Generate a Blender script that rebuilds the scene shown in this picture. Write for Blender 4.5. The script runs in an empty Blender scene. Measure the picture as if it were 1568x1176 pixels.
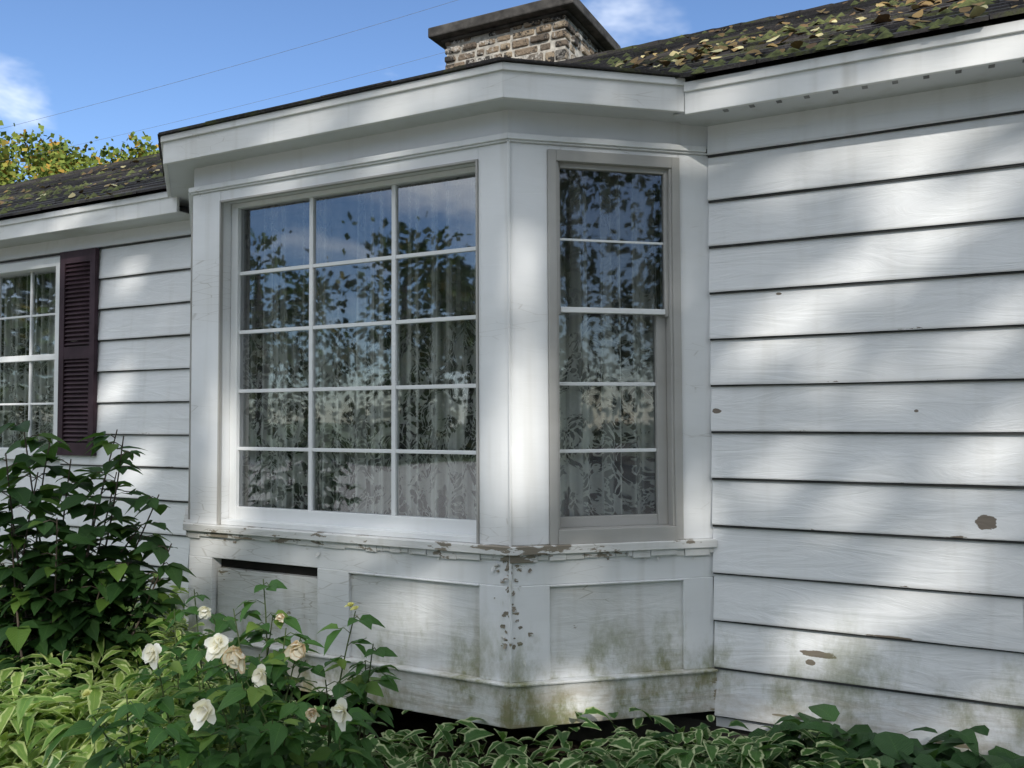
import bpy, math, random
from mathutils import Vector, Matrix, noise
random.seed(7)
R=random.random
def U(a,b): return a+(b-a)*random.random()
E=1.55
YAW=math.radians(27); c_=math.cos(YAW); s_=math.sin(YAW)
def image_to_world(k,Z,h):            # image coordinate to world: horizontal image tangent, depth from camera, height above ground
    X=k*Z
    return Vector((X*c_-Z*s_, X*s_+Z*c_, h))
sc=bpy.context.scene
# ---------------------------------------------------------------- node helpers
def new_mat(name):
    m=bpy.data.materials.new(name); m.use_nodes=True
    nt=m.node_tree; b=nt.nodes.get('Principled BSDF')
    return m,nt,b
class N:
    def __init__(s,nt): s.nt=nt
    def n(s,t,**kw):
        x=s.nt.nodes.new(t)
        for k,v in kw.items(): setattr(x,k,v)
        return x
    def put(s,inp,v):
        if isinstance(v,bpy.types.NodeSocket): s.nt.links.new(v,inp)
        else: inp.default_value=v
    def math(s,op,a,b=0.0,c=None,clamp=False):
        x=s.n('ShaderNodeMath',operation=op); x.use_clamp=clamp
        s.put(x.inputs[0],a); s.put(x.inputs[1],b)
        if c is not None: s.put(x.inputs[2],c)
        return x.outputs[0]
    def mix(s,f,a,b,blend='MIX'):
        x=s.n('ShaderNodeMix',data_type='RGBA',blend_type=blend)
        s.put(x.inputs[0],f)
        for i,v in ((6,a),(7,b)):
            if isinstance(v,(tuple,list)): v=(v[0],v[1],v[2],1)
            s.put(x.inputs[i],v)
        return x.outputs[2]
    def rng(s,v,a,b,c=0.0,d=1.0,smooth=True):
        x=s.n('ShaderNodeMapRange'); 
        if smooth: x.interpolation_type='SMOOTHSTEP'
        s.put(x.inputs[0],v); x.inputs[1].default_value=a; x.inputs[2].default_value=b
        x.inputs[3].default_value=c; x.inputs[4].default_value=d
        return x.outputs[0]
    def pos(s): return s.n('ShaderNodeNewGeometry').outputs['Position']
    def scale(s,v,sc_,loc=(0,0,0)):
        x=s.n('ShaderNodeMapping'); s.put(x.inputs[0],v); x.inputs['Scale'].default_value=sc_; x.inputs['Location'].default_value=loc
        return x.outputs[0]
    def noise(s,v,scale=1,detail=4,rough=.55,dist=0):
        x=s.n('ShaderNodeTexNoise'); s.put(x.inputs['Vector'],v); x.inputs['Scale'].default_value=scale
        x.inputs['Detail'].default_value=detail; x.inputs['Roughness'].default_value=rough; x.inputs['Distortion'].default_value=dist
        return x.outputs[0]
    def vor(s,v,scale=1,feature='F1',out=0):
        x=s.n('ShaderNodeTexVoronoi',feature=feature); s.put(x.inputs['Vector'],v); x.inputs['Scale'].default_value=scale
        return x.outputs[out]
    def sep(s,v):
        x=s.n('ShaderNodeSeparateXYZ'); s.put(x.inputs[0],v); return x.outputs
    def attr(s,name,out=2):
        x=s.n('ShaderNodeAttribute'); x.attribute_name=name; return x.outputs[out]
    def bump(s,h,strength=.5,dist=.01):
        x=s.n('ShaderNodeBump'); s.put(x.inputs['Height'],h); x.inputs['Strength'].default_value=strength; x.inputs['Distance'].default_value=dist
        return x.outputs[0]

CORNER=(-1.562,3.04)   # outer corner of the bay, where rain has rotted the joint
JOINT=(-.883,3.60)     # inner corner, bay meets wall
def paint(name,base=(.77,.778,.785),peel=.72,algae=0.0,grain=.5,wood=(.20,.17,.13),spots=(),dirt=.12,crack=0.0,edge=None,gs=(2.6,2.6,14),rot=False):
    m,nt,b=new_mat(name); g=N(nt); P=g.pos()
    xyz=g.sep(P); zr=g.math('SUBTRACT',xyz[2],E)
    big=g.noise(g.scale(P,(1.2,1.2,2.6)),1,4,.6)
    pn=g.noise(g.scale(P,(5,5,15)),1,6,.68)
    col=g.mix(g.rng(big,.35,.75,0,dirt*2.4),base,(base[0]*.74,base[1]*.73,base[2]*.70))
    st=g.noise(g.scale(P,(14,14,.9)),1,2)
    col=g.mix(g.rng(st,.52,.8,0,dirt*1.6),col,(.46,.44,.39))
    pv=g.math('ADD',pn,g.math('MULTIPLY',g.math('SUBTRACT',big,.5),.35))
    wet=None
    if rot:
        dd=g.n('ShaderNodeVectorMath',operation='DISTANCE'); cxy=g.n('ShaderNodeCombineXYZ'); nt.links.new(xyz[0],cxy.inputs[0]); nt.links.new(xyz[1],cxy.inputs[1])
        nt.links.new(cxy.outputs[0],dd.inputs[0]); dd.inputs[1].default_value=(CORNER[0],CORNER[1],0)
        d2_=g.n('ShaderNodeVectorMath',operation='DISTANCE'); nt.links.new(cxy.outputs[0],d2_.inputs[0]); d2_.inputs[1].default_value=(JOINT[0],JOINT[1],0)
        low=g.rng(zr,-.48,-.60)
        wet=g.math('MAXIMUM',g.rng(dd.outputs['Value'],.16,.0),g.math('MULTIPLY',g.rng(d2_.outputs['Value'],.13,.0),g.rng(zr,-.85,-1.0)))
        wet=g.math('MULTIPLY',wet,low)
        pv=g.math('ADD',pv,g.math('MULTIPLY',wet,.17))
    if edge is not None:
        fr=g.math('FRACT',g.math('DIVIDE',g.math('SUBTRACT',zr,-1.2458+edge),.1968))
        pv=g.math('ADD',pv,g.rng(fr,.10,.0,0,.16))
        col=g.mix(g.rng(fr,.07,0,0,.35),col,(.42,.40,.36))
    pm=g.rng(pv,peel,peel+.015)
    if spots:
        sn=g.math('MULTIPLY',g.math('SUBTRACT',g.noise(g.scale(P,(30,30,60)),1,3),.5),2.2)
        for (cx,cz,rx,rz) in spots:
            dx=g.math('DIVIDE',g.math('SUBTRACT',xyz[0],cx),rx); dz=g.math('DIVIDE',g.math('SUBTRACT',zr,cz),rz)
            d=g.math('ADD',g.math('MULTIPLY',dx,dx),g.math('MULTIPLY_ADD',dz,dz,sn))
            pm=g.math('MAXIMUM',pm,g.rng(d,1.05,.85))
    if crack>0:
        ce=g.vor(g.scale(P,(5,5,30)),1,'DISTANCE_TO_EDGE')
        cm=g.math('MULTIPLY',g.rng(ce,.03,.0),g.rng(g.math('ADD',big,g.math('MULTIPLY',pn,.5)),.78,.90,0,crack))
        pm=g.math('MAXIMUM',pm,cm)
    wcol=g.mix(g.noise(g.scale(P,(4,4,60)),1,2),wood,(wood[0]*1.8,wood[1]*1.75,wood[2]*1.7))
    col=g.mix(pm,col,wcol)
    if algae>0:
        an=g.noise(g.scale(P,(4.5,4.5,2.6)),1,7,.72)
        z1=g.rng(zr,-.62,-1.15)
        if wet is not None:
            wn=g.math('MULTIPLY',wet,g.rng(g.noise(g.scale(P,(22,22,7)),1,5,.7),.46,.64,0,.45))
            z1=g.math('MAXIMUM',z1,wn); an=g.math('ADD',an,g.math('MULTIPLY',wn,.08))
        a=g.math('MULTIPLY',g.rng(g.math('ADD',an,g.math('MULTIPLY',z1,.12)),.54,.80),z1)
        a=g.math('MULTIPLY',a,algae,clamp=True)
        col=g.mix(a,col,(.23,.24,.12))
        brown=g.math('MULTIPLY',g.rng(pn,.38,.68),g.rng(zr,-.90,-1.22,0,min(1,algae*.55)))
        col=g.mix(brown,col,(.36,.30,.21))
    nt.links.new(col,b.inputs['Base Color'])
    if grain>0:
        gr=g.noise(g.scale(P,gs),1,6,.60,1.4)
        nt.links.new(g.bump(gr,.5*min(1,grain*1.3),.012*grain+.003),b.inputs['Normal'])
    b.inputs['Roughness'].default_value=.5
    b.inputs['Specular IOR Level'].default_value=.3
    return m
M={}
sp_=[(.127,-.398,.035,.028),(-.473,-.95,.07,.014),(-.50,-.985,.02,.012),(-.097,.015,.008,.006),(-.60,.50,.012,.006),(-.2,-.85,.09,.005),(-.55,-1.21,.1,.006),(.0,-1.22,.08,.008),(-.86,.02,.02,.01)]
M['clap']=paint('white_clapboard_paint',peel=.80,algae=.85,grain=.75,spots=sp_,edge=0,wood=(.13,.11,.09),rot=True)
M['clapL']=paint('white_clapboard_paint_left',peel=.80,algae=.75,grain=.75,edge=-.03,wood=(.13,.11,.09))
M['trim']=paint('white_trim_paint',peel=.785,algae=.95,grain=.28,dirt=.18,crack=.35,rot=True,wood=(.16,.14,.10))
M['frieze']=paint('grey_white_trim_paint',base=(.67,.68,.69),peel=.85,grain=.22,dirt=.18)
M['worn']=paint('weathered_white_paint',base=(.72,.72,.71),peel=.59,algae=1.0,grain=.6,dirt=.36,crack=.8,wood=(.17,.15,.12),rot=True)
M['skirt']=paint('stained_white_paint',base=(.74,.745,.74),peel=.69,algae=1.2,grain=.7,dirt=.33,crack=.6,rot=True,wood=(.16,.14,.10))
M['fascia']=paint('fascia_white_paint',base=(.78,.78,.77),peel=.77,grain=.35,dirt=.30,crack=.35)
M['storm']=paint('storm_frame_grey',base=(.42,.41,.39),peel=.74,grain=.3,dirt=.3,wood=(.12,.1,.08))
M['muntin']=paint('muntin_white',base=(.76,.77,.77),peel=.9,grain=0,dirt=.08)
def simple(name,col,rough=.7,nscale=6,var=.35,bump=.2,spec=.3):
    m,nt,b=new_mat(name); g=N(nt); P=g.pos()
    n=g.noise(P,nscale,5,.6)
    nt.links.new(g.mix(g.rng(n,.3,.7),tuple(v*(1-var) for v in col),tuple(v*(1+var) for v in col)),b.inputs['Base Color'])
    nt.links.new(g.bump(n,bump,.01),b.inputs['Normal'])
    b.inputs['Roughness'].default_value=rough; b.inputs['Specular IOR Level'].default_value=spec
    return m
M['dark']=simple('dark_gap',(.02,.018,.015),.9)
M['vent']=simple('vent_slot_grey',(.22,.22,.22),.9)
M['lip']=simple('board_lap_shadow',(.06,.06,.06),.9)  # dark grey strips that paint the shadow line under each board lap
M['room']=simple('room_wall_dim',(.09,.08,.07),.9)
M['shutter']=simple('burgundy_shutter_paint',(.048,.028,.036),.5,8,.25,spec=.2)
M['soil']=simple('soil_brown',(.05,.036,.024),.95,9,.5,.8)
M['bounce']=simple('bounce_ground_pale',(.42,.40,.37),.95,30,.25,.3)
M['concrete']=simple('foundation_concrete',(.09,.085,.075),.9,7,.3,.5)
M['bark']=simple('bark_brown',(.09,.07,.055),.9,14,.5,.9)
M['wire']=simple('wire_grey',(.16,.17,.19),.6)
M['capstone']=simple('chimney_cap_concrete',(.065,.06,.055),.9,8,.5,.5)
M['mortar']=simple('mortar_pale',(.44,.41,.36),.95,20,.3,.6)
M['moss']=simple('roof_moss',(.085,.095,.03),.95,30,.5,.5)
m,nt,b=new_mat('grass_ground'); g=N(nt); P=g.pos()
n=g.noise(P,1.2,6,.7); n2=g.noise(P,28,3,.7)
nt.links.new(g.mix(g.rng(g.math('ADD',g.math('MULTIPLY',n,.6),g.math('MULTIPLY',n2,.4)),.35,.65),(.04,.06,.02),(.10,.14,.04)),b.inputs['Base Color'])
b.inputs['Roughness'].default_value=.95; M['grass']=m
m,nt,b=new_mat('asphalt_shingle'); g=N(nt); P=g.pos()
col=g.mix(g.attr('rnd'),(.016,.014,.014),(.055,.048,.046))
col=g.mix(g.rng(g.noise(P,90,2),.5,.8,0,.6),col,(.11,.10,.095))
col=g.mix(g.rng(g.noise(P,3.5,6,.75),.52,.64,0,.85),col,(.07,.078,.022))
nt.links.new(col,b.inputs['Base Color']); nt.links.new(g.bump(g.noise(P,110,2),.6,.006),b.inputs['Normal'])
b.inputs['Roughness'].default_value=.92; M['shingle']=m
m,nt,b=new_mat('old_chimney_stone'); g=N(nt); P=g.pos()
rm=g.n('ShaderNodeValToRGB'); nt.links.new(g.attr('rnd'),rm.inputs[0]); cr=rm.color_ramp
cr.elements[0].color=(.08,.065,.055,1); cr.elements[1].color=(.42,.38,.32,1)
for p,cc in ((.2,(.20,.155,.115,1)),(.45,(.30,.225,.155,1)),(.72,(.38,.30,.21,1)),(.88,(.14,.13,.12,1))):
    e=cr.elements.new(p); e.color=cc
col=g.mix(g.rng(g.noise(P,6,6,.80),.52,.60),rm.outputs[0],(.56,.53,.48))
col=g.mix(g.rng(g.noise(g.scale(P,(1,1,1),(5,2,1)),8,6,.82),.51,.57),col,(.04,.036,.032))
nt.links.new(col,b.inputs['Base Color']); nt.links.new(g.bump(g.noise(P,30,5,.7),1,.03),b.inputs['Normal'])
b.inputs['Roughness'].default_value=.95; M['brick']=m
def leafmat(name,c0,c1,c2=None,margin=None,trans=.35,rough=.45,vein=True,mlo=.58):
    m,nt,b=new_mat(name); g=N(nt)
    r=g.attr('rnd'); uv=g.n('ShaderNodeUVMap').outputs[0]; s=g.sep(uv)
    col=g.mix(r,c0,c1)
    if c2: col=g.mix(g.rng(r,.80,.95),col,c2)
    a=g.math('ABSOLUTE',g.math('SUBTRACT',s[0],.5)); a=g.math('MULTIPLY',a,2)
    if vein:
        w=g.n('ShaderNodeTexWave'); w.inputs['Scale'].default_value=3.2; 
        vv=g.n('ShaderNodeCombineXYZ'); g.put(vv.inputs[0],g.math('SUBTRACT',g.math('MULTIPLY',s[1],1.6),g.math('MULTIPLY',a,.45)))
        nt.links.new(vv.outputs[0],w.inputs[0])
        col=g.mix(g.rng(w.outputs[1],.0,.25,.30,0),col,(c0[0]*.6,c0[1]*.6,c0[2]*.6))
        col=g.mix(g.rng(a,.07,.0,0,.5),col,(c1[0]*1.7,c1[1]*1.5,c1[2]*1.5))
        nt.links.new(g.bump(w.outputs[1],.35,.004),b.inputs['Normal'])
    if margin:
        P=g.pos(); nn=g.noise(P,38,3)
        e=g.math('ADD',g.math('MAXIMUM',a,g.rng(s[1],.75,1.05)),g.math('MULTIPLY',g.math('SUBTRACT',nn,.5),1.1))
        col=g.mix(g.math('MULTIPLY',g.rng(e,mlo,mlo+.22),g.rng(r,.05,.45,.25,1)),col,margin)
    nt.links.new(col,b.inputs['Base Color']); b.inputs['Roughness'].default_value=rough
    b.inputs['Specular IOR Level'].default_value=.3
    if trans>0:
        tr=g.n('ShaderNodeBsdfTranslucent'); nt.links.new(g.mix(.5,col,(c1[0]*1.8,c1[1]*1.6,c1[2]*.7)),tr.inputs[0])
        mx=g.n('ShaderNodeMixShader'); mx.inputs[0].default_value=trans
        nt.links.new(b.outputs[0],mx.inputs[1]); nt.links.new(tr.outputs[0],mx.inputs[2])
        nt.links.new(mx.outputs[0],nt.nodes['Material Output'].inputs[0])
    return m
def treemat(name,c0,c1,c2):
    m,nt,b=new_mat(name); g=N(nt); nt.nodes.remove(b); r=g.attr('rnd')
    col=g.mix(g.rng(r,.80,.95),g.mix(r,c0,c1),c2)
    d=g.n('ShaderNodeBsdfDiffuse'); nt.links.new(col,d.inputs[0]); nt.links.new(d.outputs[0],nt.nodes['Material Output'].inputs[0]); return m
M['tree_leaf']=treemat('maple_foliage',(.05,.09,.022),(.12,.17,.04),(.20,.17,.035))
M['autumn']=treemat('autumn_tree_foliage',(.10,.15,.035),(.24,.27,.06),(.36,.22,.05))
M['var']=leafmat('variegated_leaf',(.04,.11,.028),(.08,.18,.04),margin=(.50,.57,.31),mlo=.58)
M['varlight']=leafmat('pale_variegated_leaf',(.12,.24,.05),(.26,.38,.08),margin=(.52,.60,.24),mlo=.55)
M['hosta']=leafmat('hosta_leaf',(.03,.08,.028),(.055,.13,.04))
M['rose']=leafmat('rose_leaf',(.035,.10,.024),(.075,.18,.04),(.16,.25,.05))
M['shrub']=leafmat('shrub_leaf',(.020,.058,.016),(.045,.11,.025),(.10,.18,.03),rough=.55)
M['stem']=simple('green_stem',(.07,.10,.035),.6)
M['petal']=leafmat('white_petal',(.80,.80,.75),(.84,.84,.80),None,vein=False,trans=.3,rough=.6)
M['oldpetal']=leafmat('cream_faded_petal',(.76,.72,.62),(.80,.78,.68),(.58,.40,.25),margin=(.56,.40,.26),vein=False,trans=.25,rough=.7,mlo=.68)
M['bud']=leafmat('yellow_bud',(.55,.58,.20),(.65,.64,.30),vein=False)
M['fallen']=leafmat('fallen_leaf_colours',(.12,.07,.03),(.34,.23,.08),(.55,.50,.26),vein=False,trans=0,rough=.7)
def glassmat(name,add):
    m,nt,b=new_mat(name); g=N(nt); nt.nodes.remove(b)
    tr=g.n('ShaderNodeBsdfTransparent'); tr.inputs[0].default_value=(.93,.95,.94,1)
    gl=g.n('ShaderNodeBsdfGlossy'); gl.inputs['Roughness'].default_value=.02; gl.inputs[0].default_value=(.93,.96,1,1)
    P=g.pos(); nt.links.new(g.bump(g.noise(P,2.2,1),.12,.02),gl.inputs['Normal'])
    fr=g.n('ShaderNodeFresnel'); fr.inputs[0].default_value=1.45
    f=g.math('ADD',g.math('MULTIPLY',fr.outputs[0],1.4),add,clamp=True)
    mx=g.n('ShaderNodeMixShader'); nt.links.new(f,mx.inputs[0]); nt.links.new(tr.outputs[0],mx.inputs[1]); nt.links.new(gl.outputs[0],mx.inputs[2])
    nt.links.new(mx.outputs[0],nt.nodes['Material Output'].inputs[0]); return m
M['glass']=glassmat('window_glass',.17)
M['glass2']=glassmat('storm_window_glass',.03)
m,nt,b=new_mat('lace_curtain_fabric'); g=N(nt); nt.nodes.remove(b); uv=g.n('ShaderNodeUVMap').outputs[0]; s=g.sep(uv)
v2=g.noise(g.scale(uv,(11,8,1)),1,2,.5,3.0)
ring=g.math('ABSOLUTE',g.math('SUBTRACT',v2,.5))
fine=g.noise(g.scale(uv,(60,60,1)),1,2)
pat=g.rng(g.math('ADD',ring,g.math('MULTIPLY',g.math('SUBTRACT',fine,.5),.05)),.055,.030)
blob=g.rng(g.noise(g.scale(uv,(7,5,1),(3,7,0)),1,3,.6,1.5),.50,.54)
pat=g.math('MAXIMUM',pat,g.math('MULTIPLY',blob,.9))
low=g.rng(s[1],1.25,.55,.12,1)
band=g.rng(g.noise(g.scale(uv,(15,.18,1)),1,2,.5),.46,.58)
al=g.math('ADD',.07,g.math('MULTIPLY',g.math('MULTIPLY',pat,low),.64))
al=g.math('ADD',al,g.math('MULTIPLY',g.math('MULTIPLY',band,g.rng(s[1],1.5,.9,.45,1)),.46),clamp=True)
df=g.n('ShaderNodeBsdfDiffuse'); df.inputs[0].default_value=(.87,.88,.83,1)
tp=g.n('ShaderNodeBsdfTransparent'); mB=g.n('ShaderNodeMixShader'); nt.links.new(al,mB.inputs[0]); nt.links.new(tp.outputs[0],mB.inputs[1]); nt.links.new(df.outputs[0],mB.inputs[2])
nt.links.new(mB.outputs[0],nt.nodes['Material Output'].inputs[0]); M['lace']=m
# ---------------------------------------------------------------- mesh builder
class MB:
    def __init__(s): s.v=[]; s.f=[]; s.r=[]; s.uv=[]
    def add(s,vs,fs,rnd=0,uv=None):
        o=len(s.v); s.v+= [tuple(x) for x in vs]; s.f+=[tuple(i+o for i in f) for f in fs]; s.r+=[rnd]*len(vs)
        s.uv+= uv if uv else [(0,0)]*len(vs)
    def hexa(s,p,rnd=0): s.add(p,[(0,3,2,1),(4,5,6,7),(0,1,5,4),(1,2,6,5),(2,3,7,6),(3,0,4,7)],rnd)
    def cube(s,x0,x1,y0,y1,z0,z1,rnd=0):
        s.hexa([(x0,y0,z0),(x1,y0,z0),(x1,y1,z0),(x0,y1,z0),(x0,y0,z1),(x1,y0,z1),(x1,y1,z1),(x0,y1,z1)],rnd)
    def box(s,F,a0,a1,z0,z1,d0,d1,m0=0,m1=0,rnd=0):
        p=[]
        for z in (z0,z1):
            p+=[F.pt(a0-m0*d1,d1,z),F.pt(a1+m1*d1,d1,z),F.pt(a1+m1*d0,d0,z),F.pt(a0-m0*d0,d0,z)]
        s.hexa(p,rnd)
    def pane(s,F,a0,a1,z0,z1,d):
        s.add([F.pt(a0,d,z0),F.pt(a1,d,z0),F.pt(a1,d,z1),F.pt(a0,d,z1)],[(0,1,2,3)])
    def tube(s,pts,rad,seg=7,rnd=0):
        o=[];n=len(pts)
        for i,p in enumerate(pts):
            p=Vector(p); t=(Vector(pts[min(i+1,n-1)])-Vector(pts[max(i-1,0)])).normalized()
            q=t.cross(Vector((0.3,0.9,0.1))).normalized(); w=t.cross(q)
            for j in range(seg):
                a=2*math.pi*j/seg; o.append(p+(q*math.cos(a)+w*math.sin(a))*rad[i])
        f=[]
        for i in range(n-1):
            for j in range(seg):
                f.append((i*seg+j,i*seg+(j+1)%seg,(i+1)*seg+(j+1)%seg,(i+1)*seg+j))
        s.add(o,f,rnd)
    def leaf(s,base,d,nrm,ln,w,droop=.3,fold=.25,prof=(.08,.75,1,.66,0),curl=0):
        d=d.normalized(); side=d.cross(nrm)
        if side.length<1e-3: side=Vector((1,0,0))
        side.normalize(); nr=side.cross(d).normalized()
        vs=[];uv=[];T=(0,.14,.42,.72,1)
        for t,p in zip(T,prof):
            cpt=base+d*ln*t-Vector((0,0,1))*droop*ln*t*t+nr*curl*ln*t*t
            hw=w*.5*p
            vs+=[cpt-side*hw+nr*fold*hw, cpt, cpt+side*hw+nr*fold*hw]
            uv+=[(0,t),(.5,t),(1,t)]
        fs=[]
        for i in range(4):
            a=i*3; fs+=[(a,a+1,a+4,a+3),(a+1,a+2,a+5,a+4)]
        s.add(vs,fs,R(),uv)
    def card(s,c,size,asp=.7):
        d=Vector((U(-1,1),U(-1,1),U(-1,1))).normalized(); e=d.cross(Vector((U(-1,1),U(-1,1),U(-1,1)))).normalized()
        a=d*size*.5; b_=e*size*.5*asp
        s.add([c-a,c-a*.2+b_,c+a,c+a*.1-b_],[(0,1,2,3)],R(),[(.5,0),(0,.5),(.5,1),(1,.5)])
    def done(s,name,mat,parent=None,bevel=0,smooth=False):
        me=bpy.data.meshes.new(name); me.from_pydata(s.v,[],s.f); me.update()
        a=me.attributes.new('rnd','FLOAT','POINT'); a.data.foreach_set('value',s.r)
        ul=me.uv_layers.new(name='UVMap'); li=[0]*len(me.loops); me.loops.foreach_get('vertex_index',li)
        fl=[]
        for i in li: fl+=s.uv[i]
        ul.data.foreach_set('uv',fl)
        if smooth: me.polygons.foreach_set('use_smooth',[True]*len(me.polygons))
        me.materials.append(mat)
        ob=bpy.data.objects.new(name,me); sc.collection.objects.link(ob)
        if parent: ob.parent=parent
        if bevel:
            bv=ob.modifiers.new('bevel','BEVEL'); bv.width=bevel; bv.segments=2; bv.limit_method='ANGLE'
        return ob
def zm_(z): return z*1.026 if z>0 else z*.977
class Fr:
    def __init__(s,o,u,m=True):
        s.o=Vector((o[0],o[1],0)); s.u=Vector((u[0],u[1],0)).normalized(); s.n=Vector((s.u.y,-s.u.x,0)); s.m=m
    def pt(s,a,d,z): 
        p=s.o+s.u*a+s.n*d; return (p.x,p.y,(zm_(z) if s.m else z)+E)
def empty(name):
    o=bpy.data.objects.new(name,None); sc.collection.objects.link(o); return o
WY=3.607
A=(-1.562,3.04);B=(-3.342,3.04);C=(-.883,WY);D=(-3.955,WY)
FF=Fr(B,(1,0)); FS=Fr(A,(C[0]-A[0],C[1]-A[1])); FL=Fr(D,(B[0]-D[0],B[1]-D[1]))
FW=Fr((0,WY),(1,0),False)
LF=1.78; LS=math.hypot(C[0]-A[0],C[1]-A[1]); LL=math.hypot(B[0]-D[0],B[1]-D[1])
th=math.atan2(FS.u.y,FS.u.x); mA=math.tan(th/2); mB=math.tan(abs(math.atan2(FL.u.y,FL.u.x))/2)
house=empty('white_clapboard_house')
# ------------------------------------------------ clapboard walls
LWX=(-6.32,-5.12); LWZ=(-.24,1.06)
def clap(name,x0,x1,off,top,mat,holes=()):
    mb=MB(); lp=MB(); e=.1968
    z=-1.2458+off
    while z<top:
        z1=min(z+e+.012,top)
        segs=[(x0,x1)]
        for (hx0,hx1,hz0,hz1) in holes:
            if z+e>hz0 and z<hz1:
                ns=[]
                for (p,q) in segs:
                    if p<hx0: ns.append((p,min(q,hx0)))
                    if q>hx1: ns.append((max(p,hx1),q))
                segs=ns
        for (p,q) in segs:
            xs=[p]; xx=p+U(1.0,3.6)
            while xx<q-.4: xs.append(xx); xx+=U(2.2,3.8)
            xs.append(q)
            for i in range(len(xs)-1):
                s0,s1=xs[i],xs[i+1]-(.0015 if i<len(xs)-2 else 0)
                n=max(1,int((s1-s0)/.11)); jz=U(-.002,.002)
                vs=[]
                for j in range(n+1):
                    x=s0+(s1-s0)*j/n; w=noise.noise(Vector((x*1.7,z*5,3)))*.003+noise.noise(Vector((x*9,z*5,3)))*.0012+jz
                    dd=.025+noise.noise(Vector((x*2.1,z*7,9)))*.004
                    vs+=[FW.pt(x,0,z+w),FW.pt(x,dd,z+w),FW.pt(x,dd+.0005,z+w+.004),FW.pt(x,.004,z1),FW.pt(x,0,z1)]
                fs=[]
                for j in range(n):
                    a=j*5
                    for h in range(4): fs.append((a+h,a+5+h,a+6+h,a+1+h))
                fs+=[(0,1,2,3,4),tuple(n*5+h for h in (4,3,2,1,0))]
                mb.add(vs,fs,R())
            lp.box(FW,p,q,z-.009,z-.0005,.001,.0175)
        z+=e
    mb.done(name,mat,house); lp.done(name+'_lap_shadows',M['lip'],house)
clap('clapboards_right',C[0],7.0,0,1.25,M['clap'])
clap('clapboards_left',-14,D[0],-.03,1.185,M['clapL'],[(LWX[0],LWX[1],LWZ[0],LWZ[1])])
mb=MB()
mb.cube(C[0],7,WY,WY+.12,.25,E+1.33)
for (x0,x1,z0,z1) in ((-14,LWX[0],-1.3,1.27),(LWX[1],D[0],-1.3,1.27),(LWX[0],LWX[1],-1.3,LWZ[0]),(LWX[0],LWX[1],LWZ[1],1.27)):
    mb.cube(x0,x1,WY,WY+.12,z0+E,z1+E)
mb.cube(-14,-13.9,WY+.12,8.4,.25,E+1.3); mb.cube(6.9,7,WY+.12,8.4,.25,E+1.3); mb.cube(-14,7,8.4,8.5,.25,E+1.3)
for x in (-13.95,6.95):
    mb.add([(x,WY,E+1.2),(x,8.5,E+1.2),(x,6.0,E+2.68)],[(0,1,2)])
mb.cube(D[0],C[0],WY+.001,WY+.12,E+1.22,E+1.4)
mb.done('wall_sheathing',M['frieze'],house)
mb=MB(); mb.cube(-14,7,WY+.04,8.5,-.2,.25); mb.done('foundation',M['concrete'],house)
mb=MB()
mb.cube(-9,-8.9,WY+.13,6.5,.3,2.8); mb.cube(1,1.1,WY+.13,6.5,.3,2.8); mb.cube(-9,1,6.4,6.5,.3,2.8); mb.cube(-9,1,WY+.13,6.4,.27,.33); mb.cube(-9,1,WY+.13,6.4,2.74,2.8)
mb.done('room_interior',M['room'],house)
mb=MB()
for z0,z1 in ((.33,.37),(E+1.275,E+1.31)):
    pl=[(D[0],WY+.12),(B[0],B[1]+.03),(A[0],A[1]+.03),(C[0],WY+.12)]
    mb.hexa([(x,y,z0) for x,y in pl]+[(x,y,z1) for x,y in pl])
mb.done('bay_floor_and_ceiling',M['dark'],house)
# ------------------------------------------------ bay shell
T=MB();W=MB();K=MB();Fz=MB()
T.box(FF,0,.188,-.53,1.09,-.12,0,mB,0); T.box(FF,1.64,LF,-.53,1.09,-.12,0,0,mA)
T.box(FF,.188,1.64,1.04,1.09,-.12,-.001)
T.box(FF,0,LF,1.098,1.122,-.12,.022,mB,mA); T.box(FF,0,LF,1.09,1.098,-.12,.012,mB,mA)
Fz.box(FF,0,LF,1.122,1.235,-.12,-.004,mB,mA)
T.box(FS,0,.165,-.53,1.09,-.12,0,mA,0); T.box(FS,.744,LS,-.53,1.09,-.12,0,0,0)
T.box(FS,.165,.744,1.07,1.09,-.12,-.001)
T.box(FS,0,LS-.02,1.098,1.122,-.12,.022,mA,0); T.box(FS,0,LS-.01,1.09,1.098,-.12,.012,mA,0)
Fz.box(FS,0,LS,1.122,1.235,-.12,-.004,mA,0)
T.box(FL,0,.16,-.53,1.09,-.12,0); T.box(FL,LL-.16,LL,-.53,1.09,-.12,0,0,mB); T.box(FL,.16,LL-.16,1.04,1.09,-.12,-.001)
T.box(FL,.02,LL,1.09,1.122,-.12,.022,0,mB); Fz.box(FL,0,LL,1.122,1.235,-.12,-.004,0,mB)
def ragged(F,a0,a1,m0,m1):
    a=a0
    while a<a1:
        w=min(U(.02,.13),a1-a)
        W.box(F,a+.0005,a+w-.0005,-.589-U(.0,.018)*R(),-.5655,-.02,U(.009,.022),m0 if a==a0 else 0,m1 if a+w>=a1-.001 else 0); a+=w
for F,L,a,b_ in ((FF,LF,mB,mA),(FS,LS,mA,0),(FL,LL,0,mB)):
    W.box(F,0,L,-.565,-.53,-.12,.032,a,b_)
    ragged(F,0,L,a,b_)
    K.box(F,0,L,-1.263,-1.095,-.10,.016,a,b_)
    K.box(F,0,L,-1.095,-1.083,-.10,.028,a,b_)
    T.box(F,0,L,-.695,-.5655,-.12,-.001,a,b_)
for a0,a1 in ((0,.15),(.803,.98),(1.64,LF)):
    T.box(FF,a0,a1,-1.083,-.695,-.12,0.0015,mB if a0==0 else 0,mA if a1==LF else 0)
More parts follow.
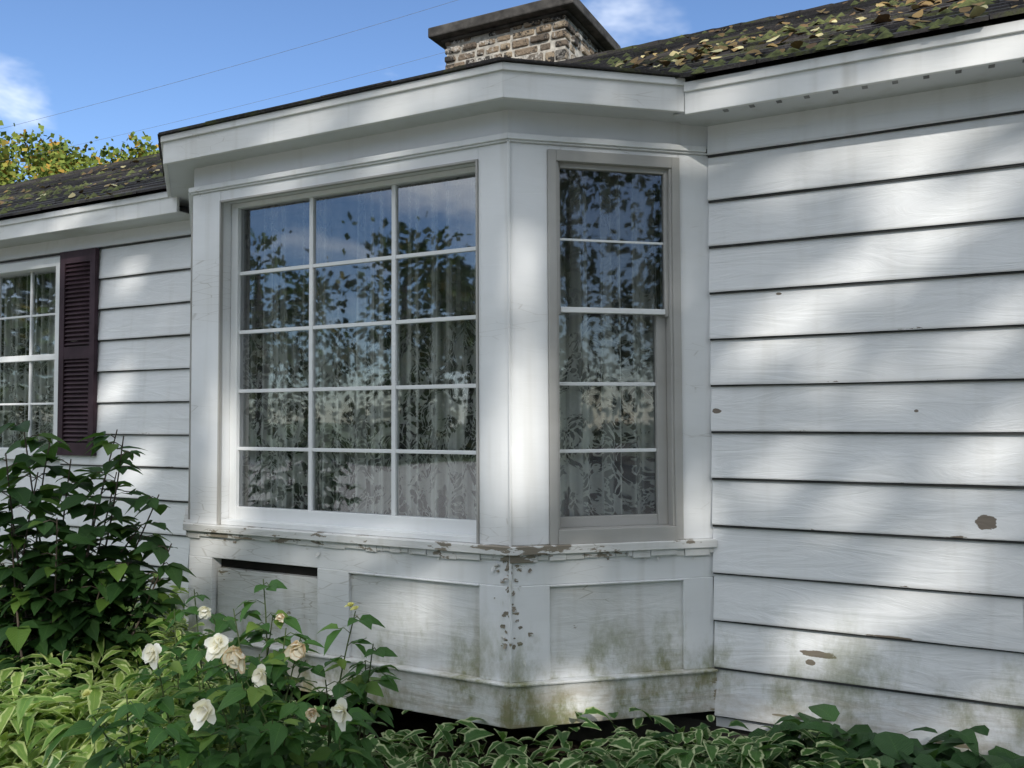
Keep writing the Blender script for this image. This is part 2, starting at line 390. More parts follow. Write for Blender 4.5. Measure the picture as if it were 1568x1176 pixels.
P1=MB(); P1.box(FF,.165,.792,-1.083,-.748,-.06,-.024); P1.box(FF,.98,1.64,-1.083,-.695,-.06,-.016)
P1.box(FS,.165,.744,-1.083,-.695,-.06,-.014); P1.box(FL,.16,LL-.16,-1.083,-.695,-.06,-.014)
T.box(FS,0,.165,-1.083,-.695,-.12,.0015,mA,0); T.box(FS,.744,LS-.005,-1.083,-.695,-.12,.0015)
T.box(FL,0,.16,-1.083,-.695,-.12,.0015); T.box(FL,LL-.16,LL,-1.083,-.695,-.12,.0015,0,mB)
T.box(FF,.98,1.64,-.704,-.695,-.03,.006); T.box(FS,.165,.744,-.704,-.695,-.03,.006)
P1.done('bay_lower_panels',M['skirt'],house,.002)
DK=MB(); DK.box(FF,.15,.803,-1.08,-.70,-.11,-.062); DK.done('open_rot_gap',M['dark'],house)
T.done('bay_trim_boards',M['trim'],house,.003); W.done('bay_sill',M['worn'],house,.003); K.done('bay_skirt',M['skirt'],house,.004); Fz.done('bay_frieze',M['frieze'],house,.002)
mb=MB(); mb.tube([FF.pt(LF+.004,.004,z) for z in (-1.26,0,1.09)],[.006]*3,6); mb.done('corner_bead',M['trim'],house)
mb=MB()
for i in range(110):
    F,L=(FF,LF) if R()<.6 else (FS,LS)
    a=U(L*.1,L) if F is FF else U(0,L); z=-.575+random.gauss(0,.02)
    if R()<.45: a=(L-abs(random.gauss(0,.04))) if F is FF else abs(random.gauss(0,.04)); z=U(-1.0,-.55)
    c0=Vector(F.pt(a,.003,z)); s=U(.006,.024)
    mb.leaf(c0,F.u*U(-1,1)+Vector((0,0,U(-1,.5))),F.n,s,s*.8,droop=.1,fold=U(-.3,.3),prof=(.7,1,.8,.9,.3),curl=U(.1,.5))
mb.done('paint_flakes',M['worn'],house)
fa=MB(); so=MB(); sh=MB()
aend=.712; OV=.222
fa.box(FF,0,LF,1.215,1.345,.12,.14,mB,mA); fa.box(FS,0,aend,1.215,1.345,.12,.14,mA,0); 
fa.box(FF,0,LF,1.318,1.348,.14,.152,mB,mA); fa.box(FS,0,aend,1.318,1.348,.14,.152,mA,0)
fa.box(FL,.22,LL,1.215,1.345,.12,.14,0,mB); fa.box(FL,.22,LL,1.318,1.348,.14,.152,0,mB)
so.box(FF,0,LF,1.222,1.236,-.05,.12,mB,mA); so.box(FS,0,LS,1.222,1.236,-.05,.12,mA,0); so.box(FL,0,LL,1.222,1.236,-.05,.12,0,mB)
xs=-.925
fa.box(FW,xs,7.2,1.235,1.36,OV-.02,OV); fa.box(FW,-14.2,-3.85,1.165,1.285,OV-.02,OV)
so.box(FW,-.98,7.2,1.2455,1.2505,0,OV-.02); so.box(FW,-14.2,-3.88,1.180,1.185,0,OV-.02)
fa.box(FW,xs,7.2,1.325,1.365,OV,OV+.012); fa.box(FW,-14.2,-3.85,1.255,1.29,OV,OV+.012)
fa.done('fascia_boards',M['fascia'],house,.003)
so.done('soffit',M['frieze'],house)
mb=MB(); x=-.78
while x<3: 
    mb.box(FW,x,x+.020,1.2425,1.245,.150,.19); x+=.105
mb.done('soffit_vents',M['vent'],house)
def edge(F,a0,a1,m0,m1):
    sh.box(F,a0,a1,1.350,1.356,0,.166,m0,m1,.2)
    a=a0-.06 if m0 else a0
    while a<a1+(.05 if m1 else 0):
        w=U(.15,.4); b2=min(a+w,a1+(.055 if m1 else 0)); o=U(-.004,.008)
        sh.box(F,a,b2-.004,1.3565,1.361+U(0,.004),0,.163+o,0,0,R()); a+=w
edge(FF,0,LF,mB,mA); edge(FS,0,aend+.04,mA,0); edge(FL,.2,LL,0,mB)
pl=[(D[0]-.05,3.42,1.394),(-3.40,2.92,1.394),(-1.51,2.92,1.394),(-.93,3.42,1.394),(-1.2,4.0,1.66),(-3.7,4.0,1.66)]
sh.add([(x,y,z+E+.006) for x,y,z in pl],[tuple(range(6))],.4)
sh.done('bay_roof',M['shingle'],house)
def roof(name,x0,x1,drop):
    mb=MB(); y0=3.35; z0=1.378-drop; L=6.0-y0; sl=.522
    zt=lambda y: z0+(y-y0)*sl
    mb.add([(x0,y0+.03,zt(y0)+E-.015),(x1,y0+.03,zt(y0)+E-.015),(x1,6,zt(6)+E-.01),(x0,6,zt(6)+E-.01),(x1,8.8,zt(6)-1.4+E),(x0,8.8,zt(6)-1.4+E)],[(0,1,2,3),(3,2,4,5)],.3)
    n=22; st=L/n
    for i in range(n):
        ya=y0+i*st; yb=ya+st*1.35; x=x0-U(0,.3)
        if yb>6: yb=6
        while x<x1:
            w=U(.2,.36); lift=.011+U(0,.006); o=U(-.01,.006)
            xa=max(x,x0); xb=min(x+w-.004,x1)
            if xb>xa:
                a_=ya+o
                mb.hexa([(xa,a_,zt(a_)+E-.002),(xb,a_,zt(a_)+E-.002),(xb,yb,zt(yb)+E-.006),(xa,yb,zt(yb)+E-.006),
                         (xa,a_,zt(a_)+E+lift),(xb,a_,zt(a_)+E+lift),(xb,yb,zt(yb)+E+.001),(xa,yb,zt(yb)+E+.001)],R())
            x+=w
    x=x0
    while x<x1:
        mb.hexa([(x,5.86,zt(5.86)+E+.004),(x+.2,5.86,zt(5.86)+E+.004),(x+.2,6.02,zt(6)+E+.0),(x,6.02,zt(6)+E+.0),
                 (x,5.86,zt(5.86)+E+.02),(x+.2,5.86,zt(5.86)+E+.026),(x+.2,6.02,zt(6)+E+.022),(x,6.02,zt(6)+E+.016)],R()); x+=.196
    mo=MB()
    for i in range(2600 if x1>0 else 900):
        x=U(max(x0,-9),min(x1,4)); y=3.34+abs(random.gauss(0,.9))
        if y>5.9 or noise.noise(Vector((x*2,y*2,6)))<-.02: continue
        c0=Vector((x,y,zt(y)+E+.006)); r=U(.008,.034); vs=[c0+Vector((0,0,r*.9))]
        for j in range(6):
            a=j*1.047+U(-.2,.2); vs.append(c0+Vector((math.cos(a)*r*U(.8,1.6),math.sin(a)*r,math.sin(a)*r*.5)))
        mo.add(vs,[(0,1+j,1+(j+1)%6) for j in range(6)],R())
    mo.done(name+'_moss',M['moss'],house,smooth=True)
    mb.done(name,M['shingle'],house)
    return zt
ztR=roof('main_roof_shingles',-3.75,7.3,0)
ztL=roof('left_roof_shingles',-14.3,-3.752,.075)
mb=MB()
for i in range(1900):
    x=U(-1.6,5) if i<1500 else U(-11,-4); y=3.34+abs(random.gauss(0,1.1)) 
    if y>5.9: continue
    if noise.noise(Vector((x*1.5,y*1.5,2)))<U(-.5,.25): continue
    z=(ztR if x>-3.7 else ztL)(y)+E+.016
    a=U(0,6.28); d=Vector((math.cos(a),math.sin(a)*.9,math.sin(a)*.45+U(-.1,.45)))
    s=U(.02,.07)
    mb.leaf(Vector((x,y,z)),d,Vector((U(-.4,.4),U(-1,-.2),1)),s,s*.85,droop=U(-.3,.3),fold=U(-.3,.6))
mb.done('fallen_leaves',M['fallen'])
cx0,cx1,cy0,cy1=-3.86,-2.70,6.3,7.22
CT=3.31
mb=MB(); mb.cube(cx0+.012,cx1-.012,cy0+.012,cy1-.012,E+1.5,E+CT); mb.done('chimney_core',M['mortar'],house)
mb=MB(); z=2.3; row=0
while z<CT:
    h=U(.065,.11) if R()<.8 else U(.12,.16)
    h=min(h,CT+.005-z)
    for side in range(4):
        L=(cx1-cx0) if side%2==0 else (cy1-cy0)
        a=-U(0,.15)
        while a<L:
            w=U(.08,.26); a0=max(a,0); a1=min(a+w,L)
            o=U(-.008,.020); j1=U(.005,.016); j2=U(.004,.014)
            if a1-a0>.04 and R()>.08:
                g0=a0+(.0 if a0==0 else .011); g1=a1-(.0 if a1==L else .011)
                if side==0: mb.cube(cx0+g0,cx0+g1,cy0-o,cy0+.1,E+z+j1,E+z+h-j2,R())
                if side==1: mb.cube(cx1-.1,cx1+o-.001,cy0+g0+.001,cy0+g1,E+z+j1+.0005,E+z+h-j2-.0005,R())
                if side==2: mb.cube(cx0+g0,cx0+g1,cy1-.1,cy1+o,E+z+j1,E+z+h-j2,R())
                if side==3: mb.cube(cx0-o,cx0+.1,cy0+g0+.001,cy0+g1,E+z+j1+.0005,E+z+h-j2-.0005,R())
            a+=w
    z+=h; row+=1
mb.done('chimney_stones',M['brick'],house,.012)
mb=MB(); mb.cube(cx0-.11,cx1+.11,cy0-.11,cy1+.11,E+CT+.01,E+CT+.10); mb.cube(cx0-.03,cx1+.03,cy0-.03,cy1+.03,E+CT-.015,E+CT+.01)
mb.add([(cx0-.09,cy0-.09,E+CT+.101),(cx1+.09,cy0-.09,E+CT+.101),(cx1+.09,cy1+.09,E+CT+.101),(cx0-.09,cy1+.09,E+CT+.101),(-3.3,6.76,E+CT+.16)],[(0,1,4),(1,2,4),(2,3,4),(3,0,4)])
mb.done('chimney_cap',M['capstone'],house,.012)
# ------------------------------------------------ windows
mu=MB(); gl=MB(); st=MB(); g2=MB()
a0,a1,z0,z1=.188,1.64,-.53,1.04
for (p,q,r_,s2) in ((a0+.0005,a0+.009,z0,z1),(a1-.009,a1-.0005,z0,z1),(a0+.009,a1-.009,z1-.010,z1-.0005)):
    st.box(FF,p,q,r_,s2,-.012,.009)
mu.box(FF,a0+.002,a0+.045,-.529,1.038,-.115,-.070); mu.box(FF,a1-.045,a1-.002,-.529,1.038,-.115,-.070)
mu.box(FF,a0+.045,a1-.045,-.529,-.445,-.115,-.070); mu.box(FF,a0+.045,a1-.045,1.015,1.038,-.115,-.070)
mu.box(FF,a0+.012,a1-.012,-.529,-.505,-.070,-.008)
for a in (.689,1.16): mu.box(FF,a-.011,a+.011,-.445,1.015,-.11,-.080)
for z in (-.155,.128,.412,.697): mu.box(FF,a0+.045,a1-.045,z-.0085,z+.0085,-.108,-.083)
gl.pane(FF,a0+.045,a1-.045,-.445,1.015,-.092)
def dh(F,a0,a1,z0,z1):
    st.box(F,a0,a0+.035,z0,z1,-.11,.012); st.box(F,a1-.035,a1,z0,z1,-.11,.012)
    st.box(F,a0+.035,a1-.035,z1-.045,z1,-.11,.012); st.box(F,a0+.035,a1-.035,z0,z0+.06,-.11,.018)
    st.box(F,a0+.035,a0+.045,z0+.06,z1-.045,-.09,.004); st.box(F,a1-.045,a1-.035,z0+.06,z1-.045,-.09,.004)
    b0,b1=a0+.045,a1-.045
    zm=.43
    st.box(F,b0,b0+.012,zm-.02,z1-.045,-.04,-.015); st.box(F,b1-.016,b1,zm-.02,z1-.045,-.04,-.015)
    st.box(F,b0+.012,b1-.016,z1-.065,z1-.045,-.04,-.015); mu.box(F,b0+.012,b1-.016,zm-.012,zm+.010,-.042,-.012)
    mu.box(F,b0+.012,b1-.016,.711,.721,-.042,-.029)
    st.box(F,b0,b0+.015,z0+.06,zm-.012,-.08,-.05); st.box(F,b1-.045,b1-.001,z0+.06,zm-.012,-.08,-.045)
    st.box(F,b0+.015,b1-.045,z0+.06,z0+.105,-.08,-.05)
    for z in (.132,-.148): mu.box(F,b0+.015,b1-.045,z-.0075,z+.0075,-.078,-.056)
    g2.pane(F,b0+.012,b1-.016,zm,z1-.065,-.030); g2.pane(F,b0+.015,b1-.045,z0+.105,zm-.012,-.066)
dh(FS,.165,.744,-.53,1.07)
st.box(FL,.16,.2,-.53,1.04,-.1,.01); st.box(FL,LL-.2,LL-.16,-.53,1.04,-.1,.01); g2.pane(FL,.2,LL-.2,-.53,1.04,-.051)
lw=MB(); x0,x1=LWX; zz0,zz1=LWZ
lw.box(FW,x0,x0+.06,zz0,zz1,-.1,.03); lw.box(FW,x1-.06,x1,zz0,zz1,-.1,.03); lw.box(FW,x0+.06,x1-.06,zz1-.06,zz1,-.1,.03)
lw.box(FW,x0-.03,x1+.0,zz0-.03,zz0+.04,-.1,.05)
zmid=(zz0+zz1)/2
lw.box(FW,x0+.06,x1-.06,zmid-.02,zmid+.02,-.06,-.02); 
for f in (1,2): 
    xx=x0+.06+(x1-x0-.12)*f/3; lw.box(FW,xx-.008,xx+.008,zz0+.04,zz1-.06,-.065,-.040)
for z in (zz0+.34,zz1-.36): lw.box(FW,x0+.06,x1-.06,z-.007,z+.007,-.062,-.042)
lw.box(FW,x0+.0601,x0+.09,zz0+.04,zz1-.06,-.06,-.02);lw.box(FW,x1-.09,x1-.0601,zz0+.04,zz1-.06,-.06,-.02)
lw.done('house_window_frame',M['muntin'],house,.003)
gl.pane(FW,x0+.06,x1-.06,zz0+.04,zz1-.06,-.050)
mu.done('window_muntins',M['muntin'],house,.002); gl.done('window_panes',M['glass'],house); st.done('storm_window_frames',M['storm'],house,.002); g2.done('storm_window_panes',M['glass2'],house)
mb=MB()
for sx in (LWX[1]+.012,LWX[0]-.36):
    w=.345; b0,b1=-.235,1.08
    mb.box(FW,sx,sx+.05,b0,b1,.024,.052); mb.box(FW,sx+w-.05,sx+w,b0,b1,.024,.052)
    for z in (b0,.38,b1-.08): mb.box(FW,sx+.05,sx+w-.05,z,z+.08,.024,.051)
    z=b0+.09
    while z<b1-.09:
        if not(.36<z<.46):
            p=[(z,.047),(z+.004,.049),(z+.026,.028),(z+.022,.026)]
            vs=[FW.pt(sx+.05,d,q) for q,d in p]+[FW.pt(sx+w-.05,d,q) for q,d in p]
            mb.hexa(vs)
        z+=.028
    mb.box(FW,sx+.05,sx+w-.05,b0+.08,b1-.08,.0235,.0265)
mb.done('louvered_shutters',M['shutter'],house,.002)
def curtain(F,a0,a1,z0,z1,d,ph):
    mb=MB(); n=int((a1-a0)/.006); vs=[];uv=[]
    for i in range(n+1):
        a=a0+(a1-a0)*i/n
        w=.020*math.sin(a*62+ph+2.0*math.sin(a*9+ph))+.010*math.sin(a*131+ph)
        for z,s in ((z0,1.15),((z0+z1)/2,1),(z1,.8)):
            vs.append(F.pt(a+w*.3,d+w*s,z)); uv.append((a*1.3+ph,z-z0))
    fs=[]
    for i in range(n):
        for h in (0,1): fs.append((i*3+h,i*3+3+h,i*3+4+h,i*3+1+h))
    mb.add(vs,fs,0,uv); return mb
curtain(FF,.12,1.70,-.60,1.08,-.150,.3).done('lace_curtain_front',M['lace'],house,smooth=True)
curtain(FS,.06,.83,-.60,1.08,-.150,1.7).done('lace_curtain_side',M['lace'],house,smooth=True)
curtain(FW,LWX[0]-.1,LWX[1]+.1,-.3,1.08,-.15,2.7).done('lace_curtain_left',M['lace'],house,smooth=True)
# ------------------------------------------------ ground
mb=MB(); mb.add([(-150,-150,0),(150,-150,0),(150,150,0),(-150,150,0)],[(0,1,2,3)]); mb.done('ground',M['grass'])
mb=MB(); mb.add([(-40,-18,.004),(40,-18,.004),(40,-.6,.004),(-40,-.6,.004)],[(0,1,2,3)]); mb.done('bounce_ground',M['bounce'])  # pale sheet added in front to bounce sunlight onto the shaded walls
mb=MB(); n=60;vs=[];fs=[]
for i in range(n+1):
    for j in range(13):
        x=-9+14*i/n; y=1.3+2.5*j/12
        vs.append((x,y,.02+.05*min(1,j/3)+.03*noise.noise(Vector((x*3,y*3,0)))))
for i in range(n):
    for j in range(12): a=i*13+j; fs.append((a,a+13,a+14,a+1))
mb.add(vs,fs); mb.done('flower_bed_soil',M['soil'],smooth=True)
# ------------------------------------------------ foreground plants
def bay_y(x):
    if x<D[0] or x>C[0]: return WY
    if x<B[0]: return WY+(x-D[0])/(B[0]-D[0])*(B[1]-WY)
    if x<A[0]: return B[1]
    return A[1]+(x-A[0])/(C[0]-A[0])*(WY-A[1])
def clump(mb,x,y,h,r,n,ln,wd):
    for i in range(n):
        a=U(0,6.283); rr=r*math.sqrt(R()); hh=h*(1-.45*(rr/r)**2)*U(.70,1.05)
        b=Vector((x+rr*math.cos(a),y+rr*math.sin(a),hh))
        a2=a+U(-.9,.9); up=U(-.1,.75)
        d=Vector((math.cos(a2),math.sin(a2),up))
        l=ln*U(.6,1.25)
        mb.leaf(b,d,Vector((U(-.3,.3),U(-.3,.3),1)),l,wd*l/ln*U(.8,1.15),droop=U(.3,.9),fold=U(.1,.45),curl=U(-.2,.2))
va=MB();vl=MB();ho=MB()
for i in range(1700):
    x=U(-6.2,1.6); y=U(1.3,3.5)
    if y>bay_y(x)-.15: continue
    Z=-x*s_+y*c_; k=(x*c_+y*s_)/Z
    if Z<1.9 or abs(k)>.72: continue
    nz=noise.noise(Vector((x*1.8,y*1.8,5)))
    if k>.33+nz*.15:
        if R()<.65: clump(ho,x,y,.43+.06*nz,.15,14,.15,.10)
    elif k<-.33+nz*.12 and Z>2.0:
        clump(vl if R()<.75 else va,x,y,.42+.08*nz+max(0,min(.20,(Z-2.2)*.25)),.15,18,.12,.042)
    else:
        clump(va if R()<.88 else ho,x,y,.39+.09*nz,.15,15,.11,.05)
va.done('variegated_ground_cover',M['var'],smooth=True); vl.done('pale_ground_cover',M['varlight'],smooth=True); ho.done('hosta_plants',M['hosta'],smooth=True)
rose=empty('white_rose_bush')
rl=MB();rs=MB()
def stem(lm,sm,base,tip,nl,ln,wd,rad=.006,leafstart=.25,bulge=.1,group=3):
    mid=(base+tip)*.5+Vector((U(-1,1),U(-1,1),.4))*bulge
    pts=[]
    for i in range(9):
        t=i/8; pts.append(base*(1-t)**2+mid*2*t*(1-t)+tip*t*t)
    sm.tube(pts,[rad*(1-.6*i/8) for i in range(9)],5)
    for j in range(nl):
        t=leafstart+(1-leafstart)*(j+R()*.6)/nl; t=min(t,1)
        p=base*(1-t)**2+mid*2*t*(1-t)+tip*t*t
        a=j*2.4+U(-.4,.4); out=Vector((math.cos(a),math.sin(a),U(.0,.5)))
        pl=ln*U(.4,.8); q=p+out.normalized()*pl
        sm.tube([p,(p+q)/2+Vector((0,0,.01)),q],[rad*.3]*3,4)
        for gi in range(group):
            aa=a+(0 if gi==0 else (U(.8,1.2) if gi==1 else -U(.8,1.2)))
            bq=q if gi==0 else p+(q-p)*U(.6,.9)
            sz=U(.6,1.15)
            lm.leaf(bq,Vector((math.cos(aa),math.sin(aa),U(-.35,.3))),Vector((U(-.5,.5),U(-.6,.4),1)),ln*sz,wd*sz,droop=U(.1,.55),fold=U(.1,.4),prof=(.1,.8,1,.6,0))
def px(x,y,Z): 
    q=(588-y)/1300; e=(q+.0384)/(1-q*.0384)
    return image_to_world((x-784)/1300,Z,E+e*Z)
tips=[(405,885,2.85),(545,935,2.75),(330,945,2.9),(462,975,2.7),(572,985,2.75),(300,990,2.75),(245,1010,2.6),(355,990,2.55),(500,1040,2.6),(420,940,2.9),(380,1040,2.4),(300,1080,2.35),(520,1085,2.45),(200,1060,2.3),(450,1060,2.5),(150,1095,2.3),(350,1100,2.3),(250,1110,2.2),(420,1100,2.35),(560,1010,2.85),(270,930,3.0),(300,900,3.05),(470,1010,2.8),(320,1040,2.6),(400,1000,2.7),(440,960,2.8),(360,930,2.9)]
for (x,y,Z) in tips:
    t=px(x,y,Z); b0=Vector((t.x*.6+(-2.1)*.4+U(-.12,.12), t.y*.6+2.25*.4+U(-.1,.1), .04))
    stem(rl,rs,b0,t,14,.076,.048,.005,.3,.1)
rl.done('leaves',M['rose'],rose,smooth=True); rs.done('stems',M['stem'],rose,smooth=True)
pw=MB();po=MB();pb=MB()
def flower(mb,c,r,n,cup,face):
    face=Vector(face).normalized(); q=face.cross(Vector((.2,.1,1))).normalized(); w=face.cross(q)
    for lay in range(3):
        for i in range(n):
            a=6.283*i/n+lay*.5+U(-.35,.35); o=q*math.cos(a)+w*math.sin(a)
            mb.leaf(c+o*.003,(o*(1-cup*(.5+.4*lay))+face*(cup+.25*lay)+Vector((U(-.2,.2),U(-.2,.2),U(-.35,.1)))),face-o*.5,r*U(.65,1.15)*(1-.15*lay),r*U(.7,1.1),droop=U(.1,.6),fold=U(-.2,.6),prof=(.3,.85,1,.9,.45),curl=U(-.4,.2))
for (x,y,Z,r) in ((240,997,2.50,.036),(320,1083,2.25,.042),(526,1085,2.36,.034),(318,930,2.82,.024),(405,1030,2.48,.034),(340,982,2.44,.040)):
    p=px(x,y,Z); flower(pw,p,r,6,.4,(U(-.1,.6),-1,U(-.4,.3)))
for (x,y,Z,r) in ((368,994,2.42,.046),(462,985,2.6,.040),(482,1085,2.36,.024),(432,940,2.8,.018)):
    flower(po,px(x,y,Z),r,6,.55,(.3,-1,-.4))
for (x,y,Z) in ((545,932,2.74),(140,1062,2.3),(538,927,2.76)):
    flower(pb,px(x,y,Z),.018,4,.9,(0,-.3,1))
pw.done('white_blooms',M['petal'],rose,smooth=True); po.done('faded_blooms',M['oldpetal'],rose,smooth=True); pb.done('buds',M['bud'],rose,smooth=True)
shr=empty('leafy_shrub'); sl=MB();ss=MB()
tl=[(35,640,3.6),(180,655,3.7),(190,665,3.6),(245,755,3.7),(10,690,3.4),(110,700,3.7),(60,720,3.5),(150,760,3.6),(220,800,3.7),(265,830,3.7),(90,790,3.4),(20,780,3.5),(130,830,3.6),(200,860,3.6),(60,860,3.6),(10,860,3.6),(160,890,3.6),(100,910,3.6),(240,880,3.8),(-40,720,3.6),(-60,820,3.6),(-50,880,3.6),(180,720,3.9),(80,660,3.8),(215,910,3.8),(30,900,3.7)]
for (x,y,Z) in tl:
    t=px(x,y,Z); ctr=px(70,1000,3.75)
    stem(sl,ss,Vector((ctr.x+U(-.18,.18),ctr.y+U(-.12,.12),.05)),t,16,.115,.078,.007,.35,.12)
sl.done('leaves',M['shrub'],shr,smooth=True); ss.done('stems',M['bark'],shr,smooth=True)
# ------------------------------------------------ sun direction, and canopy gaps cut to shape the sunlit patches
EL=math.radians(31); sh_=Vector((.62,-.785,0)).normalized()
S=Vector((sh_.x*math.cos(EL),sh_.y*math.cos(EL),math.sin(EL)))
ax=Vector((-sh_.y,sh_.x,0)); bx=S.cross(ax)
if bx.z<0: bx=-bx
gaps=[]
def gap(p,ra,rb,rot=0): p=Vector(p); gaps.append((p.dot(ax),p.dot(bx),ra,rb,rot))
for (x,z,rx,rz,rt) in ((-.05,.97,.34,.05,.30),(.10,.79,.32,.075,.4),(-.25,.62,.26,.08,.5),(-.58,.47,.10,.03,.4),(-.67,.34,.15,.07,.5),(-.62,-.22,.15,.05,.4),(.12,-.14,.18,.04,.5),(.05,-.37,.31,.06,.4),(-.40,-.43,.15,.04,.5),(-.25,-.78,.34,.06,.35),(-.62,-.95,.20,.05,.4),(.18,-.63,.16,.035,.5),(-.5,-1.2,.26,.05,.2),(.1,-1.1,.15,.04,.4),(-.2,.12,.12,.03,.5),(-.40,.20,.04,.10,.2),(.02,.22,.05,.05,0),(.3,.35,.2,.05,.3),(1,.4,.4,.12,.3),(1,-.5,.5,.12,.2)):
    gap(FW.pt(x,.02,z),rx*.85,rz,rt)
for (a,z,ra,rz) in ((.09,-.12,.05,.34),(.07,.62,.03,.22),(.45,1.12,.17,.04),(.55,-.88,.12,.12),(.27,-1.17,.17,.08),(.83,-.42,.05,.12),(.45,-.62,.26,.03)):
    gap(FS.pt(a,0,z),ra,rz)
for (a,z,ra,rz) in ((.22,-.1,.08,.42),(1.71,-.25,.03,.25),(1.3,-.85,.18,.06),(1.0,-.60,.35,.02),(.1,-.7,.12,.08),(.6,1.1,.2,.03)):
    gap(FF.pt(a,-.03,z),ra,rz)
for (x,z,ra,rz) in ((-4.5,.88,.11,.07),(-4.62,.15,.12,.10),(-4.4,-.3,.15,.1),(-5.6,.3,.3,.2)): gap(FW.pt(x,0,z),ra,rz)
for (x,y,z,ra,rb) in ((-3.48,2.49,.55,.7,.25),(-2.8,1.9,.5,.40,.18),(-2.2,2.1,.85,.25,.14),(-2.5,2.3,.6,.25,.14),(-1.2,2.4,.35,.35,.09),(-.3,2.6,.35,.3,.06),(-3.0,2.7,.4,.2,.1),(-4.3,2.4,.9,.35,.18),(-3.9,2.2,.6,.4,.16),(0.1,3.38,2.85,.45,.05),(-.8,3.38,2.83,.15,.05),(-4.8,3.38,2.78,.6,.06),(-1.9,2.9,2.86,.3,.03),(-2.9,2.15,.55,.5,.22),(-2.6,1.6,.4,.4,.2),(-2.15,1.95,.55,.3,.15),(-1.9,2.2,.8,.2,.1),(-1.0,2.2,.35,.4,.12)): gap((x,y,z),ra,rb)
for i in range(34): gap((U(-1.6,4),U(3.4,5.8),E+1.9),U(.25,.6),U(.1,.2),U(-.5,.5))
for i in range(12): gap((U(-9,-4),U(3.4,5.8),E+1.9),U(.2,.6),U(.08,.2),U(-.5,.5))
for i in range(12): gap((-3.3+U(-.6,.6),6.3,E+2.9+U(-.3,.4)),U(.15,.4),U(.1,.2),U(-.5,.5))
def lit(p):
    u=p.dot(ax); v=p.dot(bx)
    for (gu,gv,ra,rb,rt) in gaps:
        du=u-gu; dv=v-gv
        if abs(du)>1 or abs(dv)>1: continue
        c=math.cos(rt); s=math.sin(rt); x=du*c+dv*s; y=-du*s+dv*c
        w=1+.6*noise.noise(Vector((u*5,v*5,1)))+.5*noise.noise(Vector((u*13,v*13,4)))
        if (x/(ra*w+.035))**2+(y/(rb*w+.035))**2<1: return True
    return False
def tree(name,base,ctr,rad,nl,size,mat,test=None,tr=.28):
    e=empty(name); tb=MB(); lb=MB(); base=Vector(base); ctr=Vector(ctr)
    top=ctr+Vector((0,0,rad[2]*.5))
    tb.tube([base,base.lerp(ctr,.35)+Vector((.1,0,0)),ctr,top],[tr*1.25,tr,tr*.6,tr*.15],10)
    for i in range(16):
        a=i*2.4; t=U(.45,1); p=base.lerp(ctr,t); q=ctr+Vector((math.cos(a)*rad[0]*.75,math.sin(a)*rad[1]*.75,U(-.5,.6)*rad[2]))
        m_=(p+q)/2+Vector((0,0,-.2)); tb.tube([p,m_,q],[tr*.3,tr*.18,tr*.06],6)
    n=0; tries=0
    while n<nl and tries<nl*6:
        tries+=1
        v=Vector((U(-1,1),U(-1,1),U(-1,1)))
        if v.length>1+.25*noise.noise(v*2.5+ctr): continue
        p=ctr+Vector((v.x*rad[0],v.y*rad[1],v.z*rad[2]))
        if test is None:
            if noise.noise(p*.9)<U(-.45,.1): continue
        elif test(p): continue
        lb.card(p,size*U(.7,1.3),.8); n+=1
    tb.done('trunk_and_limbs',M['bark'],e,smooth=True); lb.done('crown',mat,e)
    return e
tc=Vector((-1.2,3.4,1.7))+S*15
tree('maple_tree',(tc.x+.4,tc.y-.3,0),tc,(4.9,3.8,3.2),22000,.17,M['tree_leaf'],lit)
tc2=Vector((-7.0,3.4,1.8))+S*16
tree('maple_tree.001',(tc2.x,tc2.y,0),tc2,(3.2,3.0,3.0),9000,.19,M['tree_leaf'],lit)
dt=MB();dtr=MB();da=MB()
def far(mb,x,y,h,r,n,size,low=.12,nc=46,sp=.24):
    dtr.tube([(x,y,0),(x+.2,y,h*.5),(x,y,h*.85)],[r*.09,r*.07,.05],7)
    cl=[]
    for i in range(nc):
        t=R(); zz=low+(1-low)*t; rr=r*math.sqrt(max(.05,1-((zz-.45)/.58)**2))
        a=U(0,6.283); q=rr*math.sqrt(R())
        cl.append(Vector((x+q*math.cos(a),y+q*math.sin(a),h*zz)))
    for i in range(n):
        c0=random.choice(cl); cr=r*sp
        v=Vector((random.gauss(0,.5),random.gauss(0,.5),random.gauss(0,.42)))*cr
        mb.card(c0+v,size*U(.6,1.3),.8)
for i in range(26):
    az=math.radians(-188+i*8.0+U(-2,2))
    dx,dy=math.cos(az),math.sin(az)
    dist=U(30,38); h=U(8.0,10.2)
    if dx>.3: h=U(10.5,13); dist=U(24,30)
    if -.62<dx<-.42: h-=1.8
    far(dt,dx*dist,dy*dist,h,h*.42,3000,.33,.02,60,.30)
for i in range(14):
    k=-.76+i*.026; Z=U(36,44); p=image_to_world(k,Z,0)
    far(da,p.x,p.y,14.5*Z/40+U(-.5,.5),U(2.8,3.5),3800,.28,.3)
dte=empty('distant_trees'); dt.done('green_crowns',M['tree_leaf'],dte); da.done('autumn_crowns',M['autumn'],dte); dtr.done('trunks',M['bark'],dte)
def wire(name,p,q,sag,r):
    mb=MB(); p=Vector(p);q=Vector(q); pts=[p.lerp(q,i/24)-Vector((0,0,sag*4*(i/24)*(1-i/24))) for i in range(25)]
    mb.tube(pts,[r]*25,5); mb.done(name,M['wire'])
wire('overhead_wire',px(-300,262,26),px(900,-60,20),.25,.0045)
wire('overhead_wire.001',px(-300,300,26),px(900,20,20),.3,.0035)
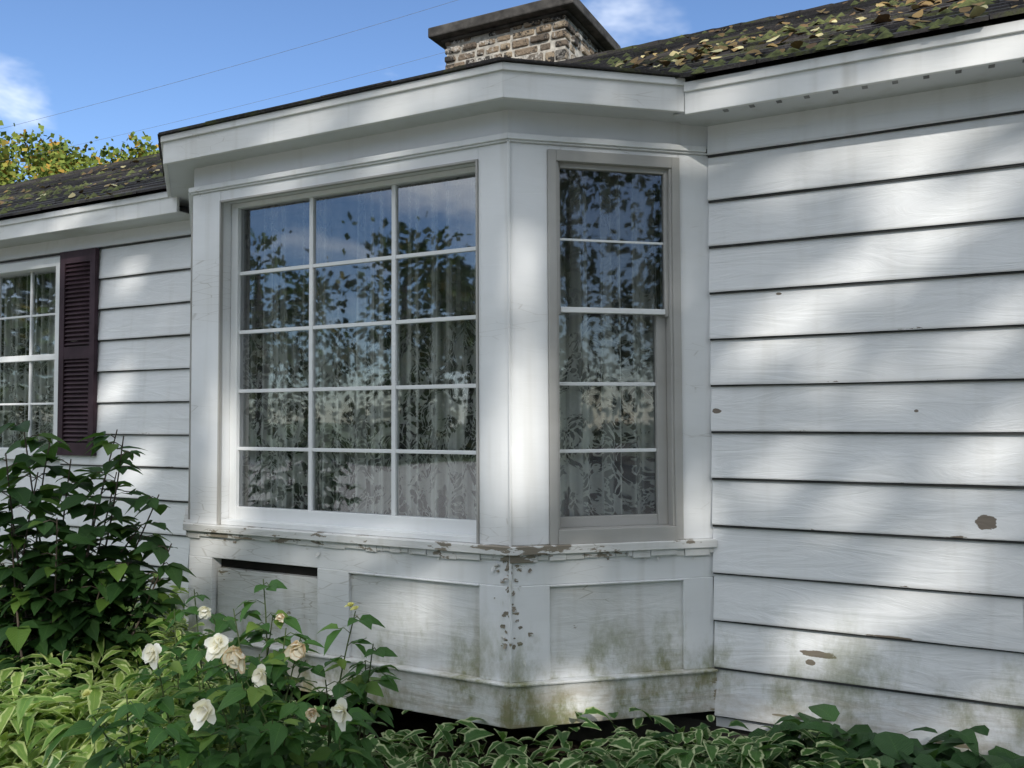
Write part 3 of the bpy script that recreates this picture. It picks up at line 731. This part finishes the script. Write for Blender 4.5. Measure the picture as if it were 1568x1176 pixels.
# ------------------------------------------------ camera, light, world
cd=bpy.data.cameras.new('Camera'); cam=bpy.data.objects.new('Camera',cd); sc.collection.objects.link(cam); sc.camera=cam
cd.sensor_width=36; cd.lens=36*1300/1568; cd.clip_end=1000; cd.clip_start=.05
Rm=Matrix.Rotation(YAW,4,'Z')@Matrix.Rotation(math.radians(92.2),4,'X')@Matrix.Rotation(math.radians(-.25),4,'Z')
cam.matrix_world=Matrix.Translation((0,0,E))@Rm
ld=bpy.data.lights.new('Sun','SUN'); lo=bpy.data.objects.new('Sun',ld); sc.collection.objects.link(lo)
ld.energy=3.4; ld.angle=math.radians(.7); ld.color=(1,.96,.89)
lo.rotation_euler=(-S).to_track_quat('-Z','Y').to_euler(); lo.location=S*30
w=bpy.data.worlds.new('World'); sc.world=w; w.use_nodes=True; nt=w.node_tree; g=N(nt)
bg=nt.nodes['Background']; sky=g.n('ShaderNodeTexSky',sky_type='NISHITA'); sky.sun_disc=False
sky.sun_elevation=EL; sky.sun_rotation=math.atan2(S.x,S.y); sky.air_density=1.0; sky.dust_density=.3; sky.ozone_density=2.5
tcn=g.n('ShaderNodeTexCoord').outputs['Generated']
cn=g.noise(g.scale(tcn,(1.6,1.6,4.0),(.3,.8,.1)),1.6,6,.6,.3)
def spot(d,r0,r1):
    d=Vector(d).normalized(); x=g.n('ShaderNodeVectorMath',operation='DOT_PRODUCT'); nt.links.new(tcn,x.inputs[0]); x.inputs[1].default_value=d
    return g.rng(x.outputs['Value'],math.cos(math.radians(r0)),math.cos(math.radians(r1)))
d1=image_to_world(-.62,1,.375); d2=image_to_world(.15,1,.46)
cl=g.math('MAXIMUM',g.math('MULTIPLY',spot(d1,4.5,0),.15),g.math('MULTIPLY',spot(d2,7,0),.12))
sp=g.sep(tcn)
front=g.rng(sp[1],.1,-.4,0,.15)
high=g.math('MULTIPLY',g.rng(sp[2],.22,.5,0,.42),g.rng(sp[1],.45,-.05))  # bright high cloud added out of view to lift the shaded walls
cm=g.rng(g.math('ADD',g.math('ADD',cn,high),g.math('ADD',cl,front)),.60,.86)
skyc=g.mix(1,sky.outputs[0],(.90,1.0,1.16),'MULTIPLY')
mixc=g.mix(cm,skyc,(8.8,9.3,10.0))
nt.links.new(mixc,bg.inputs[0]); bg.inputs[1].default_value=.15
sc.view_settings.view_transform='Standard'; sc.view_settings.look='None'; sc.view_settings.exposure=0
